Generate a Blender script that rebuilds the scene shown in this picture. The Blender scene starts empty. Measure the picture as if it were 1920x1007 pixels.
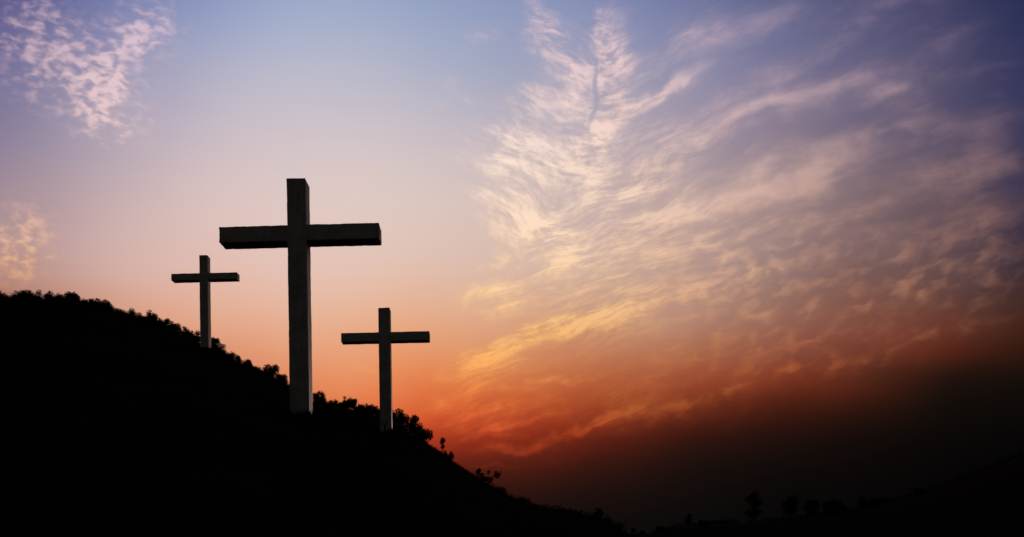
import bpy, math, random
import numpy as np
from mathutils import Vector, Matrix, noise as mnoise

R = math.radians
SC = bpy.context.scene
COL = SC.collection

# ---------------------------------------------------------------- camera
F = 1250.0            # focal length in photo pixels (photo 1920 wide)
PX, PY = 860.0, 1000.0  # where the level view direction falls in the photo
EYE = 1.7
cam = bpy.data.cameras.new("camera")
cam.sensor_width = 36.0
cam.lens = 36.0 * F / 1920.0
cam.shift_x = (960.0 - PX) / 1920.0
cam.shift_y = (PY - 503.5) / 1920.0
cam.clip_start = 0.1
cam.clip_end = 20000.0
camo = bpy.data.objects.new("camera", cam)
COL.objects.link(camo)
camo.location = (0, 0, EYE)
camo.rotation_euler = (R(90), 0, 0)
SC.camera = camo

SC.view_settings.view_transform = 'Standard'
SC.view_settings.look = 'None'
SC.view_settings.exposure = 0.0
SC.view_settings.gamma = 1.0
SC.view_settings.use_curve_mapping = False

SUN_AZ, SUN_EL = 9.0, 7.0      # degrees right of the view axis, above the horizon

# ---------------------------------------------------------------- world
def lin(c):
    out = []
    for v in c:
        v = v / 255.0
        out.append(v / 12.92 if v <= 0.04045 else ((v + 0.055) / 1.055) ** 2.4)
    return out

world = bpy.data.worlds.new("World")
SC.world = world
world.use_nodes = True
NT = world.node_tree
NT.nodes.clear()

class G:
    """small helper for writing shader maths"""
    def __init__(s, nt): s.nt = nt
    def node(s, t, **kw):
        n = s.nt.nodes.new(t)
        for k, v in kw.items(): setattr(n, k, v)
        return n
    def put(s, sock, v):
        if hasattr(v, 'is_linked') or isinstance(v, bpy.types.NodeSocket):
            s.nt.links.new(v, sock)
        else:
            sock.default_value = v
    def m(s, op, a, b=0.0, c=0.0, clamp=False):
        n = s.node('ShaderNodeMath', operation=op, use_clamp=clamp)
        for i, v in enumerate((a, b, c)): s.put(n.inputs[i], v)
        return n.outputs[0]
    def vm(s, op, a, b=None, out=0):
        n = s.node('ShaderNodeVectorMath', operation=op)
        s.put(n.inputs[0], a)
        if b is not None: s.put(n.inputs[1], b)
        return n.outputs[out]
    def xyz(s, x, y, z=0.0):
        n = s.node('ShaderNodeCombineXYZ')
        for i, v in enumerate((x, y, z)): s.put(n.inputs[i], v)
        return n.outputs[0]
    def sep(s, v):
        n = s.node('ShaderNodeSeparateXYZ'); s.put(n.inputs[0], v)
        return n.outputs
    def rng(s, v, a, b, c=0.0, d=1.0, kind='SMOOTHSTEP'):
        n = s.node('ShaderNodeMapRange', interpolation_type=kind, clamp=True)
        s.put(n.inputs[0], v)
        for i, q in enumerate((a, b, c, d)): s.put(n.inputs[1 + i], q)
        return n.outputs[0]
    def noise(s, vec, scale, detail=3.0, rough=0.5, dist=0.0, color=False, dims='3D'):
        n = s.node('ShaderNodeTexNoise', noise_dimensions=dims)
        s.put(n.inputs['Vector'], vec)
        n.inputs['Scale'].default_value = scale
        n.inputs['Detail'].default_value = detail
        n.inputs['Roughness'].default_value = rough
        n.inputs['Distortion'].default_value = dist
        return n.outputs['Color' if color else 'Fac']
    def mix(s, f, a, b, kind='MIX'):
        n = s.node('ShaderNodeMix', data_type='RGBA', blend_type=kind)
        s.put(n.inputs[0], f)
        for i, v in ((6, a), (7, b)):
            if isinstance(v, (list, tuple)): v = (v[0], v[1], v[2], 1.0)
            s.put(n.inputs[i], v)
        return n.outputs[2]
    def ramp(s, f, stops, interp='B_SPLINE'):
        n = s.node('ShaderNodeValToRGB')
        cr = n.color_ramp
        cr.interpolation = interp
        while len(cr.elements) > 1: cr.elements.remove(cr.elements[-1])
        for i, (p, c) in enumerate(stops):
            e = cr.elements[0] if i == 0 else cr.elements.new(p)
            e.position = p
            e.color = (*lin(c), 1.0)
        s.put(n.inputs[0], f)
        return n.outputs[0]

w = G(NT)
D = w.vm('NORMALIZE', w.node('ShaderNodeTexCoord').outputs['Generated'])
dx, dy, dz = w.sep(D)
dyc = w.m('MAXIMUM', dy, 0.12)
# position on the western sky: tangent-plane coordinates around due "sunset" direction
SX = w.m('MULTIPLY_ADD', w.m('DIVIDE', dx, dyc), F / 1000.0, PX / 1000.0)
SY = w.m('MULTIPLY_ADD', w.m('DIVIDE', dz, dyc), -F / 1000.0, PY / 1000.0)
S = w.xyz(SX, SY)

# slow warp for the gradients, finer warp for the clouds
def warp(x, y, scale, amt, detail=2.0):
    v = w.xyz(x, y)
    nx = w.noise(v, scale, detail, 0.5)
    ny = w.noise(w.xyz(x, y, 4.7), scale, detail, 0.5)
    # noise values gather around a half: stretch them a little
    return (w.m('MULTIPLY_ADD', nx, amt * 1.4, w.m('SUBTRACT', x, amt * 0.7)),
            w.m('MULTIPLY_ADD', ny, amt * 1.4, w.m('SUBTRACT', y, amt * 0.7)))
gx, gy = warp(SX, SY, 2.2, 0.07)

ROW0, ROW1 = -0.45, 1.10
def grid(cols, gx, gy):
    """columns of colour ramps joined by a quadratic B-spline across the sky"""
    f = w.rng(gy, ROW0, ROW1, kind='LINEAR')
    h = (cols[1][0] - cols[0][0]) / 1000.0
    t0 = w.m('DIVIDE', w.m('MINIMUM', w.m('MAXIMUM', gx, 0.0), cols[-1][0] / 1000.0), h)
    acc = (0.0, 0.0, 0.0)
    def wgt(i):
        t = w.m('ABSOLUTE', w.m('SUBTRACT', t0, float(i)))
        p = w.m('MAXIMUM', w.m('SUBTRACT', 1.5, t), 0.0)
        q = w.m('MAXIMUM', w.m('SUBTRACT', 0.5, t), 0.0)
        return w.m('MULTIPLY_ADD', w.m('MULTIPLY', p, p), 0.5, w.m('MULTIPLY', w.m('MULTIPLY', q, q), -1.5))
    for i, (x, stops) in enumerate(cols):
        wt = wgt(i)
        if i == 0: wt = w.m('ADD', wt, wgt(-1))
        if i == len(cols) - 1: wt = w.m('ADD', wt, wgt(len(cols)))
        st = [((y / 1000.0 - ROW0) / (ROW1 - ROW0), c) for y, c in stops]
        acc = w.mix(wt, acc, w.ramp(f, st), 'ADD')
    return acc

BASE = [
 (0,    [(-400,(20,26,60)),(-100,(61,62,113)),(0,(75,78,133)),(125,(107,104,149)),(250,(131,122,151)),(375,(161,136,146)),(450,(172,140,142)),(510,(176,130,118)),(555,(160,96,80)),(650,(120,60,40)),(800,(40,20,15)),(1000,(10,8,8))]),
 (240,  [(-400,(28,36,78)),(-100,(98,106,160)),(0,(121,130,179)),(125,(159,156,186)),(250,(185,172,186)),(375,(209,180,177)),(500,(215,180,172)),(580,(222,165,138)),(650,(222,140,100)),(760,(120,50,30)),(1000,(12,9,8))]),
 (480,  [(-400,(34,44,88)),(-100,(128,145,190)),(0,(151,168,203)),(125,(183,185,205)),(250,(207,194,201)),(375,(224,200,195)),(500,(229,196,187)),(600,(231,178,150)),(690,(228,145,103)),(760,(215,105,62)),(900,(70,28,18)),(1000,(12,9,8))]),
 (720,  [(-400,(34,44,88)),(-100,(131,148,190)),(0,(153,170,202)),(125,(184,185,203)),(250,(208,196,201)),(375,(224,203,195)),(500,(227,198,185)),(600,(232,182,150)),(690,(236,155,104)),(760,(236,124,72)),(810,(226,88,46)),(850,(180,52,28)),(900,(90,32,20)),(1000,(16,12,11))]),
 (960,  [(-400,(30,38,80)),(-100,(118,130,173)),(0,(141,153,191)),(125,(157,165,191)),(250,(193,181,191)),(375,(211,190,186)),(500,(216,186,176)),(600,(222,168,135)),(690,(218,138,90)),(750,(212,100,54)),(800,(178,60,33)),(835,(140,44,26)),(880,(76,29,20)),(930,(38,19,15)),(1000,(15,12,12))]),
 (1200, [(-400,(24,30,66)),(-100,(95,105,150)),(0,(117,129,174)),(125,(149,150,180)),(250,(175,162,176)),(375,(191,167,163)),(500,(194,162,153)),(600,(192,142,117)),(670,(178,106,76)),(730,(160,68,42)),(775,(124,46,29)),(815,(64,27,19)),(855,(38,20,15)),(890,(29,17,14)),(950,(17,13,12)),(1020,(11,10,11))]),
 (1440, [(-400,(16,20,48)),(-100,(69,76,117)),(0,(95,101,140)),(125,(119,118,155)),(250,(141,127,146)),(375,(153,131,135)),(500,(150,122,118)),(600,(148,103,88)),(665,(140,74,54)),(710,(134,54,33)),(748,(82,33,21)),(790,(42,20,14)),(830,(25,15,12)),(890,(13,10,9)),(1000,(7,7,7))]),
 (1680, [(-400,(10,12,32)),(-100,(47,50,90)),(0,(70,73,112)),(125,(90,86,119)),(250,(101,91,116)),(375,(110,91,99)),(500,(104,80,84)),(560,(114,72,62)),(605,(122,60,46)),(648,(106,44,29)),(680,(56,28,19)),(710,(34,21,15)),(745,(23,16,12)),(800,(14,10,8)),(880,(8,6,6)),(950,(5,4,5))]),
 (1920, [(-400,(5,6,18)),(-100,(23,26,59)),(0,(40,45,83)),(125,(40,46,87)),(250,(50,52,87)),(375,(52,46,72)),(500,(45,36,48)),(560,(58,35,30)),(605,(48,28,19)),(640,(30,20,14)),(700,(18,13,10)),(800,(7,6,6)),(900,(2,1,2))]),
]
CLOUD = [
 (0,    [(-200,(120,100,130)),(0,(206,172,190)),(150,(220,184,186)),(260,(224,186,180)),(430,(222,170,138)),(530,(214,152,102)),(700,(120,60,40))]),
 (480,  [(-200,(140,130,160)),(0,(212,192,206)),(250,(240,215,214)),(450,(241,206,180)),(650,(243,178,112)),(760,(235,120,70)),(900,(80,30,18))]),
 (960,  [(-200,(160,150,180)),(0,(222,194,202)),(150,(238,208,202)),(300,(248,226,206)),(450,(247,217,186)),(560,(249,210,150)),(660,(249,188,108)),(740,(247,155,80)),(800,(238,105,50)),(845,(200,66,34)),(890,(110,36,22)),(1000,(20,13,12))]),
 (1440, [(-200,(100,90,120)),(0,(168,150,176)),(150,(192,164,174)),(300,(215,178,166)),(450,(214,166,142)),(590,(202,134,100)),(670,(184,90,54)),(720,(158,62,35)),(770,(92,36,22)),(830,(40,20,14)),(1000,(9,9,9))]),
 (1920, [(-200,(40,36,66)),(0,(66,56,94)),(180,(118,98,112)),(350,(124,90,92)),(480,(136,92,74)),(560,(100,56,40)),(640,(46,30,18)),(750,(14,10,8)),(900,(2,1,2))]),
]
base = grid(BASE, gx, gy)
cloudc = grid(CLOUD, gx, gy)

VEIL, CGAIN = 0.40, 1.3
# --- where the clouds are: (x, y, half length, half width, turn in degrees, weight), kilo-pixels
BLOBS = [
 # big feather
 (1.06,.34,.24,.24,0,.34),(.965,.295,.12,.055,22,.42),(.95,.395,.13,.05,30,.38),(1.015,.445,.08,.045,32,.34),
 (1.145,.16,.045,.13,12,.42),(1.13,.06,.025,.075,8,.34),(1.035,.07,.035,.13,-28,.40),(1.00,.175,.07,.045,25,.26),
 (1.25,.165,.10,.022,-30,.62),(1.315,.045,.085,.05,-48,.46),(1.24,.10,.10,.03,-45,.22),
 (1.18,.36,.08,.03,-32,.42),(1.25,.315,.16,.03,-30,.38),(1.09,.30,.07,.06,0,.30),(1.05,.40,.05,.05,0,.24),
 (.895,.068,.06,.035,-30,.34),(.845,.15,.025,.022,30,.32),(.875,.182,.018,.010,20,.28),(.83,.195,.01,.008,0,.2),
 # right-hand bands
 (1.50,.11,.24,.035,-28,.30),(1.57,.075,.09,.022,-25,.28),(1.40,.21,.30,.05,-24,.26),(1.665,.185,.07,.032,-18,.55),
 (1.73,.205,.07,.042,18,.62),(1.62,.245,.14,.018,-22,.34),(1.35,.37,.32,.10,-20,.30),(1.52,.31,.16,.02,-18,.30),
 (1.42,.295,.12,.02,-16,.30),(1.28,.40,.16,.022,-22,.36),(1.30,.48,.40,.09,-10,.24),(1.37,.525,.22,.025,-10,.32),
 (1.88,.145,.03,.016,-10,.40),(1.87,.175,.022,.012,-10,.32),(1.75,.07,.10,.05,-25,.16),
 # broad thin veils
 (1.05,.30,.30,.32,0,.12),(1.40,.28,.50,.24,-16,.17),(1.25,.50,.50,.18,-10,.15),(1.60,.48,.50,.20,-14,.17),(1.05,.64,.30,.13,-16,.11),(1.15,.10,.26,.15,0,.10),(.10,.12,.24,.18,20,.10),
 (1.04,.24,.10,.10,0,.16),(1.17,.22,.09,.03,-38,.28),(1.12,.255,.05,.04,0,.24),(1.36,.24,.18,.022,-26,.24),(1.45,.36,.22,.02,-18,.24),(1.36,.44,.26,.02,-14,.24),
 (1.62,.10,.26,.10,-24,.26),(1.80,.24,.22,.14,-10,.22),(1.85,.06,.12,.05,-10,.18),(1.72,.33,.22,.05,-14,.22),(1.55,.17,.20,.03,-22,.26),
 (1.15,.05,.05,.09,10,.30),(1.09,.14,.12,.14,0,.20),(1.175,.12,.035,.05,-40,.34),(1.00,.05,.03,.06,-30,.26),
 (.14,.11,.24,.16,10,.16),(.22,.19,.10,.11,0,.20),(.27,.05,.10,.09,0,.22),(1.66,.02,.30,.07,-6,.36),(1.42,.05,.18,.06,-30,.26),(1.80,.13,.16,.05,-14,.24),(1.55,.42,.30,.05,-16,.2),
 (.90,.78,.16,.10,-8,.26),(1.10,.76,.27,.08,-14,.17),(1.35,.70,.34,.07,-14,.16),(1.25,.79,.34,.09,-15,.12),(1.62,.69,.34,.07,-15,.14),
 # lower fan above the glow
 (.915,.556,.085,.036,-4,.66),(1.06,.484,.065,.022,-25,.55),(.93,.49,.06,.012,-20,.2),(.985,.635,.15,.026,-24,.58),(1.13,.592,.17,.020,-13,.58),
 (1.20,.575,.20,.05,-10,.22),(.895,.685,.10,.042,-16,.52),(1.03,.715,.14,.014,-9,.34),(.855,.748,.075,.032,-22,.56),
 (.94,.765,.11,.022,-6,.36),(.885,.80,.09,.022,-4,.38),(1.0,.66,.20,.07,-15,.18),
 (.945,.846,.10,.010,-2,.46),(1.06,.818,.14,.012,-17,.40),(.90,.812,.07,.009,-8,.30),(.97,.795,.12,.012,-10,.28),(.88,.775,.06,.010,-12,.26),(1.02,.87,.12,.02,-12,.16),(1.14,.80,.16,.03,-16,.18),(1.22,.775,.18,.016,-17,.20),(.915,.877,.07,.007,2,.50),(.90,.825,.08,.008,-4,.30),
 # right-hand puffs and the last red ribbon
 (1.55,.58,.42,.10,-14,.30),(1.80,.50,.20,.14,-14,.32),(1.85,.36,.12,.18,0,.24),(1.50,.695,.22,.020,-14,.34),(1.70,.645,.22,.022,-16,.32),
 # upper left mackerel
 (.10,.09,.17,.11,22,.34),(.215,.125,.045,.16,28,.44),(.18,.20,.08,.07,-20,.46),(.03,.03,.03,.05,-30,.3),(.28,.04,.08,.07,0,.22),(.25,.235,.09,.05,0,.16),
 (.02,.49,.10,.08,10,.46),(.02,.41,.11,.09,0,.26),(.05,.46,.10,.10,0,.24),
 # small ones between the crosses
 (.695,.697,.06,.012,-4,.36),(.45,.41,.035,.022,0,.22),(.79,.70,.02,.004,25,.26),
 # gaps
 (1.108,.19,.010,.075,4,-.55),(1.06,.345,.03,.05,10,-.16),(.95,.14,.08,.05,30,-.18),(1.19,.24,.07,.02,-35,-.14),(1.15,.42,.06,.03,-30,-.20),
]
wx, wy = warp(*warp(SX, SY, 7.0, 0.055, 3.0), 24.0, 0.022, 3.0)
acc = 0.0
for (x, y, rx, ry, rot, wt) in BLOBS:
    rx *= 1.25; ry *= 1.25
    c, s_ = math.cos(R(rot)), math.sin(R(rot))
    u = w.m('MULTIPLY_ADD', wx, c / rx, w.m('MULTIPLY_ADD', wy, s_ / rx, -(x * c + y * s_) / rx))
    v = w.m('MULTIPLY_ADD', wx, -s_ / ry, w.m('MULTIPLY_ADD', wy, c / ry, (x * s_ - y * c) / ry))
    d = w.m('SQRT', w.m('MULTIPLY_ADD', u, u, w.m('MULTIPLY', v, v)))
    acc = w.m('MULTIPLY_ADD', w.rng(d, 1.0, 0.05), wt, acc)

# --- feathered streaks: barbs leave a spine and rise on both sides of it
sx, sy = warp(*warp(SX, SY, 4.0, 0.06, 2.0), 16.0, 0.006, 2.0)
spn = w.node('ShaderNodeFloatCurve')
cv = spn.mapping.curves[0]
pts = [(0.0, 1.125), (.25, 1.10), (.42, 1.05), (.52, .94), (.62, .84), (.8, .74), (1.0, .66)]
cv.points[0].location = (pts[0][0], pts[0][1] / 2); cv.points[1].location = (pts[-1][0], pts[-1][1] / 2)
for a, b in pts[1:-1]: cv.points.new(a, b / 2)
spn.mapping.update()
w.put(spn.inputs['Value'], w.m('MAXIMUM', w.m('MINIMUM', sy, 1.0), 0.0))
side = w.m('SUBTRACT', sx, w.m('MULTIPLY', spn.outputs[0], 2.0))
dist = w.m('SQRT', w.m('MULTIPLY_ADD', side, side, 0.0016))
lift = w.m('DIVIDE', w.m('MULTIPLY', dist, 0.62), w.m('MULTIPLY_ADD', dist, 1.0, 1.0))
uu = w.m('ADD', sy, lift)
sgn = w.m('TANH', w.m('MULTIPLY', side, 22.0))
n1 = w.noise(w.xyz(w.m('MULTIPLY', uu, 32.0), w.m('MULTIPLY', dist, 7.0), sgn), 1.0, 5.0, 0.6, 0.2)
n2 = w.noise(w.xyz(w.m('MULTIPLY', uu, 95.0), w.m('MULTIPLY', dist, 26.0), w.m('MULTIPLY_ADD', sgn, 2.0, 5.0)), 1.0, 3.0, 0.6, 0.2)
n3 = w.noise(w.xyz(w.m('MULTIPLY', uu, 70.0), w.m('MULTIPLY', SX, 48.0), 1.5), 1.0, 4.0, 0.6, 0.3)
streak = w.m('ADD', w.m('MULTIPLY', n1, 0.50), w.m('ADD', w.m('MULTIPLY', n2, 0.26), w.m('MULTIPLY', n3, 0.24)))
# broad soft bands far to the right, small puffs upper left and lower right
p1 = w.noise(w.xyz(w.m('MULTIPLY', w.m('MULTIPLY_ADD', SY, 0.25, SX), 42.0), w.m('MULTIPLY', w.m('MULTIPLY_ADD', SX, -0.22, SY), 68.0), 3.0), 1.0, 1.6, 0.5, 0.3)
p2 = w.noise(w.xyz(w.m('MULTIPLY', SX, 24.0), w.m('MULTIPLY', w.m('MULTIPLY_ADD', SX, 0.30, SY), 38.0), 7.0), 1.0, 2.0, 0.45, 0.4)
b1 = w.noise(w.xyz(w.m('MULTIPLY', uu, 13.0), w.m('MULTIPLY', dist, 3.6), 9.0), 1.0, 2.5, 0.5, 0.5)
wl = w.rng(SX, 0.50, 0.34)
wr = w.rng(SX, 1.10, 1.45)
def cross(a, b, f): return w.m('MULTIPLY_ADD', w.m('SUBTRACT', b, a), f, a)
sharp = w.rng(streak, 0.35, 0.67)
p0 = w.noise(w.xyz(w.m('MULTIPLY', SX, 17.0), w.m('MULTIPLY', w.m('MULTIPLY_ADD', SX, -0.35, SY), 27.0), 6.0), 1.0, 2.0, 0.5, 0.2)
puff = w.rng(w.m('ADD', w.m('MULTIPLY', p1, 0.6), w.m('MULTIPLY', p0, 0.4)), 0.36, 0.68)
soft = cross(w.rng(b1, 0.32, 0.72), w.rng(p2, 0.36, 0.74), w.rng(SY, 0.34, 0.55))
lowf = w.rng(SY, 0.60, 0.76)
sharp = cross(sharp, w.m('MULTIPLY_ADD', sharp, 0.55, 0.20), lowf)
tex = cross(cross(sharp, puff, wl), w.m('MULTIPLY_ADD', sharp, 0.25, w.m('MULTIPLY', soft, 0.75)), wr)
big = w.rng(w.noise(w.xyz(SX, SY, 2.0), 11.0, 3.0, 0.55), 0.30, 0.66)
body = w.m('MAXIMUM', acc, 0.0)
# thin veil everywhere inside a cloud, bright where its texture is dense
cov = w.m('MULTIPLY', body, w.m('MULTIPLY_ADD', w.m('MULTIPLY', tex, w.m('MULTIPLY_ADD', big, 0.7, 0.65)), 1.55, VEIL))
cov = w.m('SUBTRACT', 1.0, w.m('EXPONENT', w.m('MULTIPLY', w.m('MULTIPLY', cov, cov), -CGAIN)))
cov = w.m('MULTIPLY', cov, w.m('MULTIPLY', w.rng(SX, 1.15, 1.60, 0.96, 0.72), w.rng(SX, 0.30, 0.50, 0.86, 1.0)))
# thick parts of a cloud catch more of the low light than its thin parts
lit = w.rng(w.m('MULTIPLY', tex, w.m('ADD', body, 0.35)), 0.05, 0.85, 0.84, 1.14, kind='LINEAR')
cloudc = w.mix(1.0, cloudc, lit, 'MULTIPLY')
front = w.mix(cov, base, cloudc)

# the rest of the dome: a dim dusk sky, a little lighter low down
sky = w.node('ShaderNodeTexSky', sky_type='NISHITA')
sky.sun_disc = False
sky.sun_elevation = R(SUN_EL)
sky.sun_rotation = R(SUN_AZ)
dim = w.mix(w.rng(dz, 0.0, 0.42), (0.15, 0.139, 0.134), (0.008, 0.0075, 0.009))
dusk = w.mix(1.0, dim, w.mix(1.0, sky.outputs[0], (0.0006, 0.0006, 0.0006), 'MULTIPLY'), 'ADD')
ahead = w.m('MULTIPLY', w.rng(dy, 0.22, 0.56), w.rng(dz, -0.10, -0.02))
col = w.mix(ahead, dusk, front)
bg = w.node('ShaderNodeBackground')
w.put(bg.inputs[0], col)
bg.inputs[1].default_value = 1.0
wo = w.node('ShaderNodeOutputWorld')
NT.links.new(bg.outputs[0], wo.inputs[0])

# ---------------------------------------------------------------- sun
sl = bpy.data.lights.new("sun", 'SUN')
sl.energy = 0.55
sl.angle = R(1.5)
sl.color = (1.0, 0.72, 0.55)
so = bpy.data.objects.new("sun", sl)
COL.objects.link(so)
sd = Vector((math.sin(R(SUN_AZ)) * math.cos(R(SUN_EL)), math.cos(R(SUN_AZ)) * math.cos(R(SUN_EL)), math.sin(R(SUN_EL))))
so.rotation_euler = sd.to_track_quat('Z', 'Y').to_euler()
so.location = (0, 0, 60)

# ---------------------------------------------------------------- helpers
rnd = random.Random(11)

def tag(o, label=None, cat=None, group=None, kind=None):
    if label: o["label"] = label
    if cat: o["category"] = cat
    if group: o["group"] = group
    if kind: o["kind"] = kind
    return o

def mesh_obj(name, verts, faces, mat, parent=None, smooth=False):
    me = bpy.data.meshes.new(name)
    me.from_pydata([tuple(v) for v in verts], [], faces)
    me.materials.append(mat)
    if smooth: me.polygons.foreach_set('use_smooth', [True] * len(me.polygons))
    me.update()
    o = bpy.data.objects.new(name, me)
    COL.objects.link(o)
    if parent: o.parent = parent
    return o

def empty(name, loc):
    o = bpy.data.objects.new(name, None)
    o.empty_display_size = 0.3
    COL.objects.link(o)
    o.location = loc
    return o

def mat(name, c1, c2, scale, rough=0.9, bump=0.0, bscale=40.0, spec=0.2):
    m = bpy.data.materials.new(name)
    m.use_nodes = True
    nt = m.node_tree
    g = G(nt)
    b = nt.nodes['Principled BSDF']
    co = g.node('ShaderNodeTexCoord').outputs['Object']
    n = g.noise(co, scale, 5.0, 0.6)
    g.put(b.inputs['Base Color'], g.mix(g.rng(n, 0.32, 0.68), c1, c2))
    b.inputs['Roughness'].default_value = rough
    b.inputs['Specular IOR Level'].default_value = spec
    if bump:
        bn = g.node('ShaderNodeBump')
        bn.inputs['Strength'].default_value = bump
        bn.inputs['Distance'].default_value = 0.02
        g.put(bn.inputs['Height'], g.noise(co, bscale, 4.0, 0.65))
        nt.links.new(bn.outputs[0], b.inputs['Normal'])
    return m

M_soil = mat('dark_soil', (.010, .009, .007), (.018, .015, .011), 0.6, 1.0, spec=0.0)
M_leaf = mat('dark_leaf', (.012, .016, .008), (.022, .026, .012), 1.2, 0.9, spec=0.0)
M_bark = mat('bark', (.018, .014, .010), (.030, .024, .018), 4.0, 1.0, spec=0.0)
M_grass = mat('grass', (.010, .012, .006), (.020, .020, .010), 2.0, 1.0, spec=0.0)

# rough rendered concrete of the crosses
def stone_mat():
    m = bpy.data.materials.new('rough_render')
    m.use_nodes = True
    nt = m.node_tree; g = G(nt)
    b = nt.nodes['Principled BSDF']
    co = g.node('ShaderNodeTexCoord').outputs['Object']
    n = g.noise(co, 1.4, 6.0, 0.62)
    streaks = g.noise(g.vm('MULTIPLY', co, (9.0, 9.0, 0.7)), 1.0, 4.0, 0.6)
    c = g.mix(g.rng(n, 0.3, 0.7), (.20, .19, .175), (.30, .285, .265))
    c = g.mix(g.m('MULTIPLY', g.rng(streaks, 0.50, 0.72), 0.6), c, (.13, .12, .11))
    g.put(b.inputs['Base Color'], c)
    b.inputs['Roughness'].default_value = 0.62
    b.inputs['Specular IOR Level'].default_value = 0.4
    bn = g.node('ShaderNodeBump')
    bn.inputs['Strength'].default_value = 0.7
    bn.inputs['Distance'].default_value = 0.02
    h = g.m('ADD', g.noise(co, 26.0, 4.0, 0.7), g.m('MULTIPLY', g.noise(co, 90.0, 2.0, 0.6), 0.4))
    g.put(bn.inputs['Height'], h)
    nt.links.new(bn.outputs[0], b.inputs['Normal'])
    return m
M_stone = stone_mat()

def interp(pts, x):
    if x <= pts[0][0]: return pts[0][1]
    for (a, b), (c, d) in zip(pts, pts[1:]):
        if x <= c: return b + (d - b) * (x - a) / (c - a)
    return pts[-1][1]

def at(X, Y, y):
    return Vector(((X - PX) / F * y, y, EYE + (PY - Y) / F * y))

# ---------------------------------------------------------------- ground
n = 48
gv, gf = [], []
rad = [0, 20, 60, 150, 400, 1000, 3000, 9000]
gv.append((0, 0, 0))
for r in rad[1:]:
    for k in range(n):
        a = 2 * math.pi * k / n
        gv.append((r * math.cos(a), r * math.sin(a), 0))
for k in range(n): gf.append((0, 1 + k, 1 + (k + 1) % n))
for j in range(len(rad) - 2):
    for k in range(n):
        a = 1 + j * n + k; b = 1 + j * n + (k + 1) % n
        gf.append((a, a + n, b + n, b))
tag(mesh_obj('ground', gv, gf, M_soil), kind='structure')

# ---------------------------------------------------------------- the hill
# skyline of the soil itself (the trees stand on it), in photo pixels of a level 28 mm view
RIDGE = [(-1200, 640), (-600, 572), (-200, 556), (0, 562), (60, 560), (140, 565), (200, 579), (250, 595), (310, 616), (350, 632), (400, 654),
         (450, 681), (490, 705), (525, 721), (550, 745), (600, 758), (650, 766), (700, 778), (750, 791), (785, 828), (815, 846), (845, 868), (870, 886),
         (900, 905), (930, 923), (960, 942), (1000, 957), (1060, 966), (1100, 974), (1140, 985), (1175, 1000), (1250, 1030)]
DIST = [(-1200, 270), (550, 250), (700, 215), (800, 185), (950, 160), (1250, 150)]

CROSSES = [  # pixel x of post foot, depth, foot pixel y
    (569, 27.8, 785), (725.5, 50.5, 812), (388, 67.5, 656)]

def hill_e(X, y):
    Rr = interp(DIST, X)
    t = min(1.0, y / Rr)
    top = PY - interp(RIDGE, X)
    g = 1.0 - 0.22 * (1 - t) ** 3
    e = top * g
    for (cx, cy, by), fix in zip(CROSSES, FIX):
        e += fix * math.exp(-((X - cx) / 70.0) ** 2 - ((y - cy) / (0.35 * cy)) ** 2)
    return e
FIX = [0, 0, 0]
FIX = [(PY - by) - hill_e(cx, cy) - sink for (cx, cy, by), sink in zip(CROSSES, (19, 11, 8))]

def hill_z(X, y):
    Rr = interp(DIST, X)
    e = hill_e(X, min(y, Rr))
    z = EYE + e * min(y, Rr) / F
    if y > Rr:
        q = (y - Rr)
        z -= 0.10 * q + 0.0016 * q * q
    k = min(1.0, y / 14.0); k = k * k * (3 - 2 * k)
    z = z * k - 0.06 * (1 - k) - 0.02
    if y > 4: z += 0.35 * k * min(1.0, y / 120) * mnoise.noise(Vector(((X - PX) / F * y / 6.0, y / 6.0, 0)))
    return max(z, -3.0)

def ground_z(x, y):
    return hill_z(PX + F * x / y, y)

Xs = [-1200 + 15 * i for i in range(165)]
ys = [1.5, 4, 7, 10, 13, 17, 21, 25, 28, 32, 37, 43, 50, 58, 66, 75, 85, 97, 110, 124]
fr = [0.55, 0.62, 0.7, 0.78, 0.85, 0.92, 0.97, 1.0, 1.03, 1.08, 1.15, 1.25, 1.4, 1.6]
hv, hf = [], []
for X in Xs:
    Rr = interp(DIST, X)
    col_y = [min(q, 0.5 * Rr * (i + 1) / len(ys) * 2) if False else q * min(1.0, 0.50 * Rr / 124.0) for i, q in enumerate(ys)] + [Rr * q for q in fr]
    for y in col_y:
        hv.append(((X - PX) / F * y, y, hill_z(X, y)))
m_ = len(ys) + len(fr)
for i in range(len(Xs) - 1):
    for j in range(m_ - 1):
        a = i * m_ + j
        hf.append((a, a + m_, a + m_ + 1, a + 1))
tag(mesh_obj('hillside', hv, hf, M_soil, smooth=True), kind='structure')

# the low hill across the valley on the right
RIDGE2 = [(1120, 1010), (1190, 1002), (1225, 999), (1260, 994), (1300, 988), (1360, 984), (1400, 984), (1450, 980), (1500, 974), (1560, 966), (1620, 956),
          (1680, 942), (1740, 925), (1800, 905), (1860, 882), (1920, 856), (2050, 800), (2300, 740), (2700, 720)]
D2 = 430.0
def far_z(X, y):
    e = PY - interp(RIDGE2, X)
    t = max(0.0, min(1.0, (y - 180.0) / (D2 - 180.0)))
    z = (EYE + e * D2 / F) * (t * t * (3 - 2 * t))
    if y > D2: z -= 0.06 * (y - D2) + 0.0009 * (y - D2) ** 2
    z += 0.5 * t * mnoise.noise(Vector((X / 25.0, y / 30.0, 4)))
    return max(-3.0, z - 0.05)
Xs2 = [1120 + 16 * i for i in range(100)]
ys2 = [180 + 25 * i for i in range(11)] + [438, 450, 470, 500, 540, 600]
hv, hf = [], []
for X in Xs2:
    for y in ys2: hv.append(((X - PX) / F * y, y, far_z(X, y)))
m_ = len(ys2)
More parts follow.
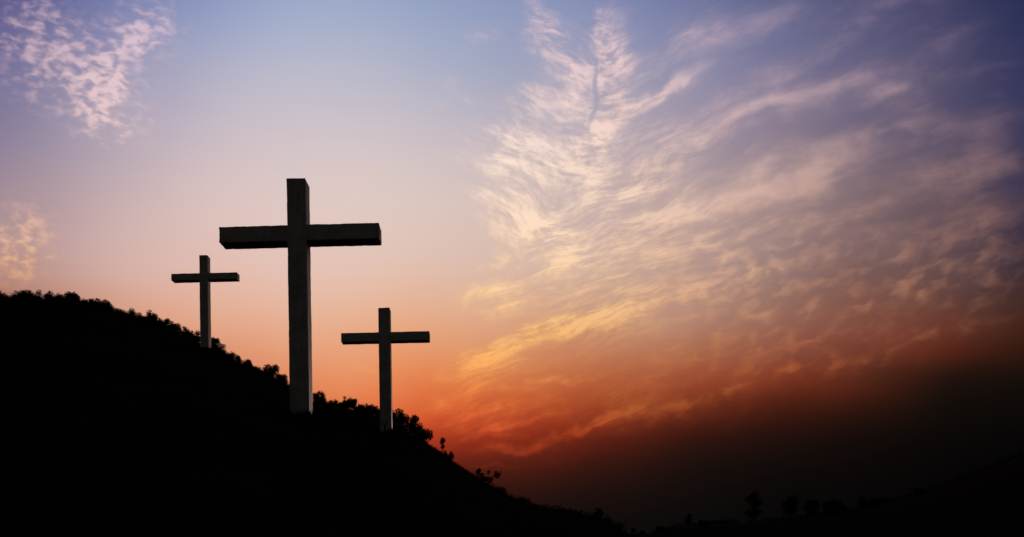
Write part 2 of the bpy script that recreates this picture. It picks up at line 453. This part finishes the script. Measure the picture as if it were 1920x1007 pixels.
for i in range(len(Xs2) - 1):
    for j in range(m_ - 1):
        a = i * m_ + j
        hf.append((a, a + m_, a + m_ + 1, a + 1))
tag(mesh_obj('far_hill', hv, hf, M_soil, smooth=True), kind='structure')

# ---------------------------------------------------------------- crosses
def beam_mesh(sx, sy, sz, seg, amp, seed):
    """a cast beam, sx*sy*sz about the origin: softened arrises, slightly uneven faces; seg = cell size"""
    nx, ny, nz = [max(2, int(round(s / seg))) for s in (sx, sy, sz)]
    vid, verts, faces = {}, [], []
    def pt(i, j, k):
        key = (i, j, k)
        if key in vid: return vid[key]
        p = Vector((-sx / 2 + sx * i / nx, -sy / 2 + sy * j / ny, -sz / 2 + sz * k / nz))
        q = Vector(p)
        out = Vector((0, 0, 0)); edge = 0
        for ax, (v, s, nn) in enumerate(((i, sx, nx), (j, sy, ny), (k, sz, nz))):
            if v == 0: out[ax] = -1; edge += 1
            elif v == nn: out[ax] = 1; edge += 1
        if edge >= 2: q -= out * 0.018
        o3 = Vector((seed * 7.3, seed * 3.1, seed * 1.7))
        q += out * amp * (mnoise.noise(p * 1.3 + o3) + 0.7 * mnoise.noise(p * 5.0 + o3))
        if edge >= 2: q -= out * amp * 1.6 * max(0.0, mnoise.noise(p * 6.0 + o3 * 2))
        vid[key] = len(verts); verts.append(q)
        return vid[key]
    for i in range(nx):
        for k in range(nz):
            faces.append((pt(i, 0, k), pt(i + 1, 0, k), pt(i + 1, 0, k + 1), pt(i, 0, k + 1)))
            faces.append((pt(i, ny, k), pt(i, ny, k + 1), pt(i + 1, ny, k + 1), pt(i + 1, ny, k)))
    for j in range(ny):
        for k in range(nz):
            faces.append((pt(0, j, k), pt(0, j, k + 1), pt(0, j + 1, k + 1), pt(0, j + 1, k)))
            faces.append((pt(nx, j, k), pt(nx, j + 1, k), pt(nx, j + 1, k + 1), pt(nx, j, k + 1)))
    for i in range(nx):
        for j in range(ny):
            faces.append((pt(i, j, 0), pt(i, j + 1, 0), pt(i + 1, j + 1, 0), pt(i + 1, j, 0)))
            faces.append((pt(i, j, nz), pt(i + 1, j, nz), pt(i + 1, j + 1, nz), pt(i, j + 1, nz)))
    return verts, faces

def make_cross(label, foot, top, arm_z, arm_h, arm_l, arm_r, post_w, depth, yaw, lean, seed):
    """all sizes in metres above/beside the foot"""
    root = empty('cross', foot)
    root.rotation_euler = (0, R(lean), R(yaw))
    tag(root, label, 'cross', 'three crosses on the hillside')
    bury = 1.0
    v, f = beam_mesh(post_w, depth, top + bury, 0.11, 0.008, seed)
    p = mesh_obj('post', v, f, M_stone, root); p.location = (0, 0, (top - bury) / 2)
    v, f = beam_mesh(arm_l + arm_r, depth - 0.05, arm_h, 0.11, 0.008, seed + 4)
    c = mesh_obj('crossbeam', v, f, M_stone, root)
    c.location = ((arm_r - arm_l) / 2, 0, arm_z)
    return root

def cross_from_pixels(label, d, foot_x, foot_y, top_y, armtop, armbot, armL, armR, postx, pw, yaw, lean, seed, depth=0.8):
    k = d / F
    foot = at(foot_x, foot_y, d + depth / 2)
    s = (d + depth / 2) / d
    return make_cross(label, foot, (foot_y - top_y) * k, (foot_y - (armtop + armbot) / 2) * k, (armbot - armtop) * k,
                      (postx - armL) * k, (armR - postx) * k, pw * k, depth, yaw, lean, seed)

cross_from_pixels("tallest dark rough-surfaced cross standing nearest, between the two small crosses", 27.8,
                  565.5, 785, 336, 423, 453.5, 412, 716, 560, 36.5, -1.6, -0.85, 1)
cross_from_pixels("small dark cross standing lowest on the slope, right of the tall cross", 50.5,
                  724.5, 812, 578, 623.5, 641, 640, 807, 722, 22, -1.6, -0.85, 2, 0.85)
cross_from_pixels("smallest dark cross standing highest up the hill, left of the tall cross", 67.5,
                  386, 656, 480, 513.5, 526.5, 323, 448.5, 384.5, 15.5, -1.6, -0.7, 3, 0.85)

# ---------------------------------------------------------------- foliage
def leaf_cloud(lobes, count, size, rs, flat=0.75):
    """leaf-sized faces spread through a set of lobes (centre, radius); a few faces per twig"""
    vs, fs = [], []
    tot = sum(r ** 2 for _, r in lobes)
    for c, r in lobes:
        for _ in range(int(count * r * r / tot)):
            d = Vector((rs.gauss(0, 1), rs.gauss(0, 1), rs.gauss(0, 1))).normalized()
            rr = r * (rs.random() ** 0.42) * (1.0 + 0.22 * rs.random())
            p = c + Vector((d.x * rr, d.y * rr, d.z * rr * flat))
            a = Vector((rs.gauss(0, 1), rs.gauss(0, 1), rs.gauss(0, .7))).normalized()
            b = a.cross(Vector((rs.gauss(0, 1), rs.gauss(0, 1), rs.gauss(0, 1)))).normalized()
            L = size * rs.uniform(.6, 1.35); W = L * rs.uniform(.35, .6)
            i = len(vs)
            vs += [p - a * L * .5, p + b * W * .5, p + a * L * .5, p - b * W * .5]
            fs.append((i, i + 1, i + 2, i + 3))
    return vs, fs

def tube(vs, fs, pts, radii, sides=6):
    base = len(vs)
    for i, (p, r) in enumerate(zip(pts, radii)):
        t = (pts[min(i + 1, len(pts) - 1)] - pts[max(i - 1, 0)]).normalized()
        u = t.orthogonal().normalized(); v = t.cross(u)
        for k in range(sides):
            a = 2 * math.pi * k / sides
            vs.append(p + (u * math.cos(a) + v * math.sin(a)) * r)
    for i in range(len(pts) - 1):
        for k in range(sides):
            a = base + i * sides + k; b = base + i * sides + (k + 1) % sides
            fs.append((a, b, b + sides, a + sides))
    fs.append(tuple(base + (len(pts) - 1) * sides + k for k in range(sides)))

def tree_meshes(kind, seed):
    """unit tree: total height 1, foot at the origin; returns (trunk mesh data, crown mesh data)"""
    rs = random.Random(seed)
    lobes, vs, fs = [], [], []
    if kind == 'bushy':
        cz, rx, rz, nl, lr, cnt, sz = .56, .42, .40, 24, (.13, .20), 5600, .060
    elif kind == 'round':
        cz, rx, rz, nl, lr, cnt, sz = .55, .44, .40, 24, (.15, .21), 4200, .065
    elif kind == 'slim':
        cz, rx, rz, nl, lr, cnt, sz = .66, .10, .27, 14, (.08, .13), 1600, .05
    elif kind == 'tall':
        cz, rx, rz, nl, lr, cnt, sz = .56, .15, .38, 22, (.08, .15), 2600, .045
    elif kind == 'spire':
        cz, rx, rz, nl, lr, cnt, sz = .52, .17, .40, 16, (.07, .13), 1300, .05
    else:  # sparse
        cz, rx, rz, nl, lr, cnt, sz = .60, .55, .34, 26, (.06, .12), 900, .08
    lean = Vector((rs.uniform(-.05, .05), rs.uniform(-.04, .04), 0))
    tp = [Vector((0, 0, -.12)), Vector((0, 0, .1)) + lean * .3, Vector((0, 0, cz - rz * .3)) + lean, Vector((0, 0, cz + rz * .6)) + lean * 1.4]
    tw = .030 if kind in ('slim', 'tall', 'spire', 'sparse') else .042
    tube(vs, fs, tp, [tw, tw * .85, tw * .6, tw * .2])
    for q in range(nl):
        while True:
            d = Vector((rs.uniform(-1, 1), rs.uniform(-1, 1), rs.uniform(-1, 1)))
            if .25 < d.length < 1: break
        if kind == 'spire':
            d.x *= (1.05 - (d.z + 1) / 2); d.y *= (1.05 - (d.z + 1) / 2)
        elif kind == 'sparse':
            d = d.normalized() * rs.uniform(.7, 1.0)
        c = Vector((d.x * rx, d.y * rx, cz + d.z * rz)) + lean * 1.2
        r = rs.uniform(*lr)
        lobes.append((c, r))
        s = tp[1].lerp(tp[2], rs.uniform(.4, 1.0)) if kind != 'tall' else tp[1].lerp(tp[3], max(.1, min(.9, c.z - .15)))
        midp = s.lerp(c, .55) + Vector((0, 0, -.03))
        tube(vs, fs, [s, midp, c], [tw * .45, tw * .28, tw * .1], 4)
    # twigs that stick out
    for q in range(int(nl * (0.5 if kind == 'bushy' else 1.2))):
        c, r = rs.choice(lobes)
        d = Vector((rs.gauss(0, 1), rs.gauss(0, 1), rs.gauss(.3, 1))).normalized()
        lobes.append((c + d * r * .95, r * rs.uniform(.22, .38)))
    cv_, cf_ = leaf_cloud(lobes, cnt, sz, rs, .85)
    # scale so the highest leaf is at 1
    zt = max(p.z for p in cv_)
    cv_ = [p / zt for p in cv_]; vs = [p / zt for p in vs]
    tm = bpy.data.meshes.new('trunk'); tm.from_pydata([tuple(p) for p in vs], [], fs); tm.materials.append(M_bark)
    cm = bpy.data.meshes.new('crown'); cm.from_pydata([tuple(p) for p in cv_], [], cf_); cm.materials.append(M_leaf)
    wd = max(p.x for p in cv_) - min(p.x for p in cv_)
    return tm, cm, wd

KINDS = {}
for kind, num in (('bushy', 7), ('round', 3), ('slim', 1), ('tall', 2), ('spire', 2), ('sparse', 3)):
    KINDS[kind] = [tree_meshes(kind, 100 + 17 * q + len(kind) * 5) for q in range(num)]

PROTO = {}
def tree(kind, var, foot, height, width, rot, label, cat='tree', group=None, name='tree'):
    tm, cm, wd = KINDS[kind][var % len(KINDS[kind])]
    key = (kind, var % len(KINDS[kind]))
    t = empty(name, foot)
    s = width / wd
    t.scale = (s, s, height)
    t.rotation_euler = (0, 0, rot)
    tag(t, label, cat, group)
    if key not in PROTO:
        tr = bpy.data.objects.new('trunk', tm); cr = bpy.data.objects.new('crown', cm)
        PROTO[key] = (tr, cr)
    else:
        tr, cr = (o.copy() for o in PROTO[key])
    for o in (tr, cr):
        COL.objects.link(o); o.parent = t
    return t

def ridge_tree(kind, var, X, Ytop, wpx, label, far=False, tall=1.15, **kw):
    """a tree just behind the crest: its top shows at Ytop, its foot is partly hidden by the crest"""
    y0 = D2 if far else interp(DIST, X)
    y = y0
    zf = far_z if far else hill_z
    if kind in ('bushy', 'round'):
        while y < y0 + 30:
            if PY - (zf(X, y) - EYE) * F / y >= Ytop + tall * wpx: break
            y += 0.5
    foot = Vector(((X - PX) / F * y, y, zf(X, y) - 0.15))
    ztop = EYE + (PY - Ytop) / F * y
    h = max(0.8, ztop - foot.z)
    return tree(kind, var, foot, h, wpx / F * y, rnd.uniform(0, 6.28), label, **kw)

ORD = ['first', 'second', 'third', 'fourth', 'fifth', 'sixth', 'seventh', 'eighth', 'ninth', 'tenth', 'eleventh', 'twelfth',
       'thirteenth', 'fourteenth', 'fifteenth', 'sixteenth', 'seventeenth', 'eighteenth', 'nineteenth', 'twentieth',
       'twenty-first', 'twenty-second', 'twenty-third', 'twenty-fourth']
LEFT = [(365, 618, 24), (345, 611, 22), (330, 606, 22), (315, 598, 22), (300, 595, 20), (282, 583, 24), (263, 584, 24), (239, 575, 28), (220, 577, 26),
        (200, 563, 26), (184, 556, 30), (162, 560, 24), (139, 547, 30), (118, 550, 26), (104, 545, 26), (74, 543, 28), (47, 543, 30), (24, 549, 26), (4, 546, 24), (-18, 550, 30)]
for i, (X, Y, wp) in enumerate(LEFT):
    ridge_tree('bushy', i * 3, X, Y, wp * 1.42, f"dark bushy tree on the ridge, {ORD[i]} up the slope from the left cross", group='trees on the ridge left of the left cross')
MID = [(402, 632, 22), (420, 645, 26), (437, 659, 22), (455, 668, 24), (473, 678, 24), (490, 687, 22), (509, 682, 28), (525, 698, 24), (537, 712, 20), (549, 722, 16)]
for i, (X, Y, wp) in enumerate(MID):
    ridge_tree('bushy', i * 2 + 1, X, Y, wp * 1.42, f"dark bushy tree on the ridge, {ORD[i]} down the slope from the left cross", group='trees on the ridge between left and tall cross')
RIGHT = [(598, 733, 20), (616, 747, 20), (630, 748, 20), (646, 742, 18), (661, 745, 16), (675, 757, 20), (686, 755, 18), (698, 756, 16), (711, 763, 18)]
for i, (X, Y, wp) in enumerate(RIGHT):
    ridge_tree('bushy', i * 5 + 2, X, Y, wp * 1.42, f"dark bushy tree on the ridge, {ORD[i]} right of the tall cross", group='trees on the ridge between tall and right cross')
ridge_tree('round', 0, 749, 765, 42, "broad dark tree rising just right of the right cross")
ridge_tree('round', 1, 770, 775, 36, "dark tree between the right cross and the large round-crowned tree")
ridge_tree('round', 2, 791, 791, 44, "large round-crowned dark tree at the shoulder of the slope below the right cross")
ridge_tree('slim', 0, 829, 819, 15, "slim lone tree with a small upright crown on a thin bare stem")
ridge_tree('round', 0, 839, 844, 24, "rounded bush at the foot of the slim lone tree", cat='bush', name='bush')
ridge_tree('sparse', 0, 916, 877, 56, "sparse spreading tree with gaps in its crown, halfway down the right slope")
ridge_tree('sparse', 1, 937, 912, 26, "low twiggy bush just below the sparse spreading tree", cat='bush', name='bush')
ridge_tree('sparse', 2, 975, 930, 28, "small open-crowned tree near the foot of the right slope")
ridge_tree('sparse', 1, 1002, 945, 22, "thin twiggy shrub right of the small open-crowned tree", cat='shrub', name='shrub')
ridge_tree('round', 1, 1028, 955, 44, "wide domed bush at the foot of the hill", cat='bush', name='bush')
ridge_tree('round', 2, 1082, 964, 34, "low rounded bush left of the pointed tree", cat='bush', name='bush')
ridge_tree('spire', 0, 1119, 951, 22, "narrow pointed tree at the foot of the hill")
ridge_tree('round', 0, 1146, 981, 30, "low bush right of the narrow pointed tree", cat='bush', name='bush')
ridge_tree('spire', 1, 1187, 989, 12, "tiny pointed tree in the gap between the two hills", far=True)
ridge_tree('round', 1, 1204, 994, 16, "tiny rounded bush in the gap between the two hills", cat='bush', name='bush', far=True)
ridge_tree('round', 2, 1243, 986, 30, "leftmost rounded tree on the far low hill", far=True)
ridge_tree('spire', 1, 1292, 963, 16, "thin pointed tree on the far low hill, left of the tallest tree", far=True)
ridge_tree('round', 0, 1318, 975, 30, "low dense tree right of the thin pointed tree on the far hill", far=True)
ridge_tree('sparse', 2, 1352, 976, 36, "low ragged tree midway between the thin pointed tree and the tallest tree", far=True)
ridge_tree('tall', 0, 1415, 919, 40, "tallest tree on the far hill, columnar with small gaps in its crown", far=True)
ridge_tree('tall', 1, 1481, 927, 32, "second tallest columnar tree on the far hill, right of the tallest", far=True)
ridge_tree('round', 1, 1522, 935, 30, "round-topped tree on the far hill, right of the two columnar trees", far=True)
ridge_tree('round', 2, 1564, 935, 38, "wide round-topped tree left of the twin-topped clump on the far hill", far=True)
ridge_tree('round', 0, 1624, 930, 36, "left tree of the twin-topped clump on the far hill", far=True)
ridge_tree('round', 1, 1648, 931, 28, "right tree of the twin-topped clump on the far hill", far=True)
ridge_tree('round', 2, 1731, 913, 30, "small rounded tree rightmost on the far hill", far=True)

# undergrowth: one leafy mass that fills the ridges between the trunks
def undergrowth(name, X0, X1, per, hgt, far=False, seed=5):
    rs = random.Random(seed)
    vs, fs = [], []
    X = X0
    while X < X1:
        y = (D2 if far else interp(DIST, X)) + rs.uniform(-5, 6)
        z = far_z(X, y) if far else hill_z(X, y)
        hh = hgt * rs.uniform(.5, 1.1) * y / 250.0
        c = Vector(((X - PX) / F * y, y, z + hh * .35))
        v, f = leaf_cloud([(c, hh * .7), (c + Vector((rs.uniform(-.6, .6) * hh, rs.uniform(-.6, .6) * hh, hh * .3)), hh * .45)], 110, hh * .2, rs, .9)
        o = len(vs); vs += v; fs += [tuple(q + o for q in t) for t in f]
        X += per * rs.uniform(.6, 1.4)
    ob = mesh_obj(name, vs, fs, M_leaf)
    return ob
tag(undergrowth('undergrowth', -300, 800, 1.6, 1.9), "dark leafy undergrowth filling the ridge between the trees", 'undergrowth', kind='stuff')
tag(undergrowth('brush', 925, 1165, 2.2, 3.2, seed=8), "dark low brush along the foot of the hill", 'brush', kind='stuff')
tag(undergrowth('scrub', 1225, 2100, 4.0, 2.2, far=True, seed=9), "dark scrub covering the crest of the far low hill", 'scrub', kind='stuff')

# rough grass: round the crosses' feet and along the bare right-hand edge of the slope
def grass():
    rs = random.Random(3)
    vs, fs = [], []
    def blade(p, h):
        a = rs.uniform(0, 6.28); wv = Vector((math.cos(a), math.sin(a), 0)) * h * .05
        ln = Vector((rs.gauss(0, .22), rs.gauss(0, .22), 0)) * h
        i = len(vs)
        vs.extend([p - wv, p + wv, p + wv * .7 + ln * .4 + Vector((0, 0, h * .6)), p - wv * .7 + ln * .4 + Vector((0, 0, h * .6)), p + ln + Vector((0, 0, h))])
        fs.extend([(i, i + 1, i + 2, i + 3), (i + 3, i + 2, i + 4)])
    for cx, cy, by in CROSSES:
        c = at(cx, by, cy)
        for _ in range(7000):
            x = c.x + rs.gauss(0.25, .9); y = c.y + rs.gauss(-.45, .55)
            if abs(x - c.x) < .42 and abs(y - c.y - .4) < .42: continue
            blade(Vector((x, y, ground_z(x, y) - .03)), (1.12 if cy < 30 else 1.1) * rs.uniform(.14, .42) * (1.0 + .9 * max(0.0, min(1.0, (x - c.x + .2) / .7)) + .7 * mnoise.noise(Vector((x * 3, y * 3, 1)))))
    for _ in range(5000):
        X = rs.uniform(795, 960); y = interp(DIST, X) + rs.uniform(-4, 3)
        blade(Vector(((X - PX) / F * y, y, hill_z(X, y) - .05)), rs.uniform(.4, 1.5))
    return mesh_obj('grass', vs, fs, M_grass)
tag(grass(), "rough dark grass round the crosses' feet and along the bare slope edge", 'grass', kind='stuff')
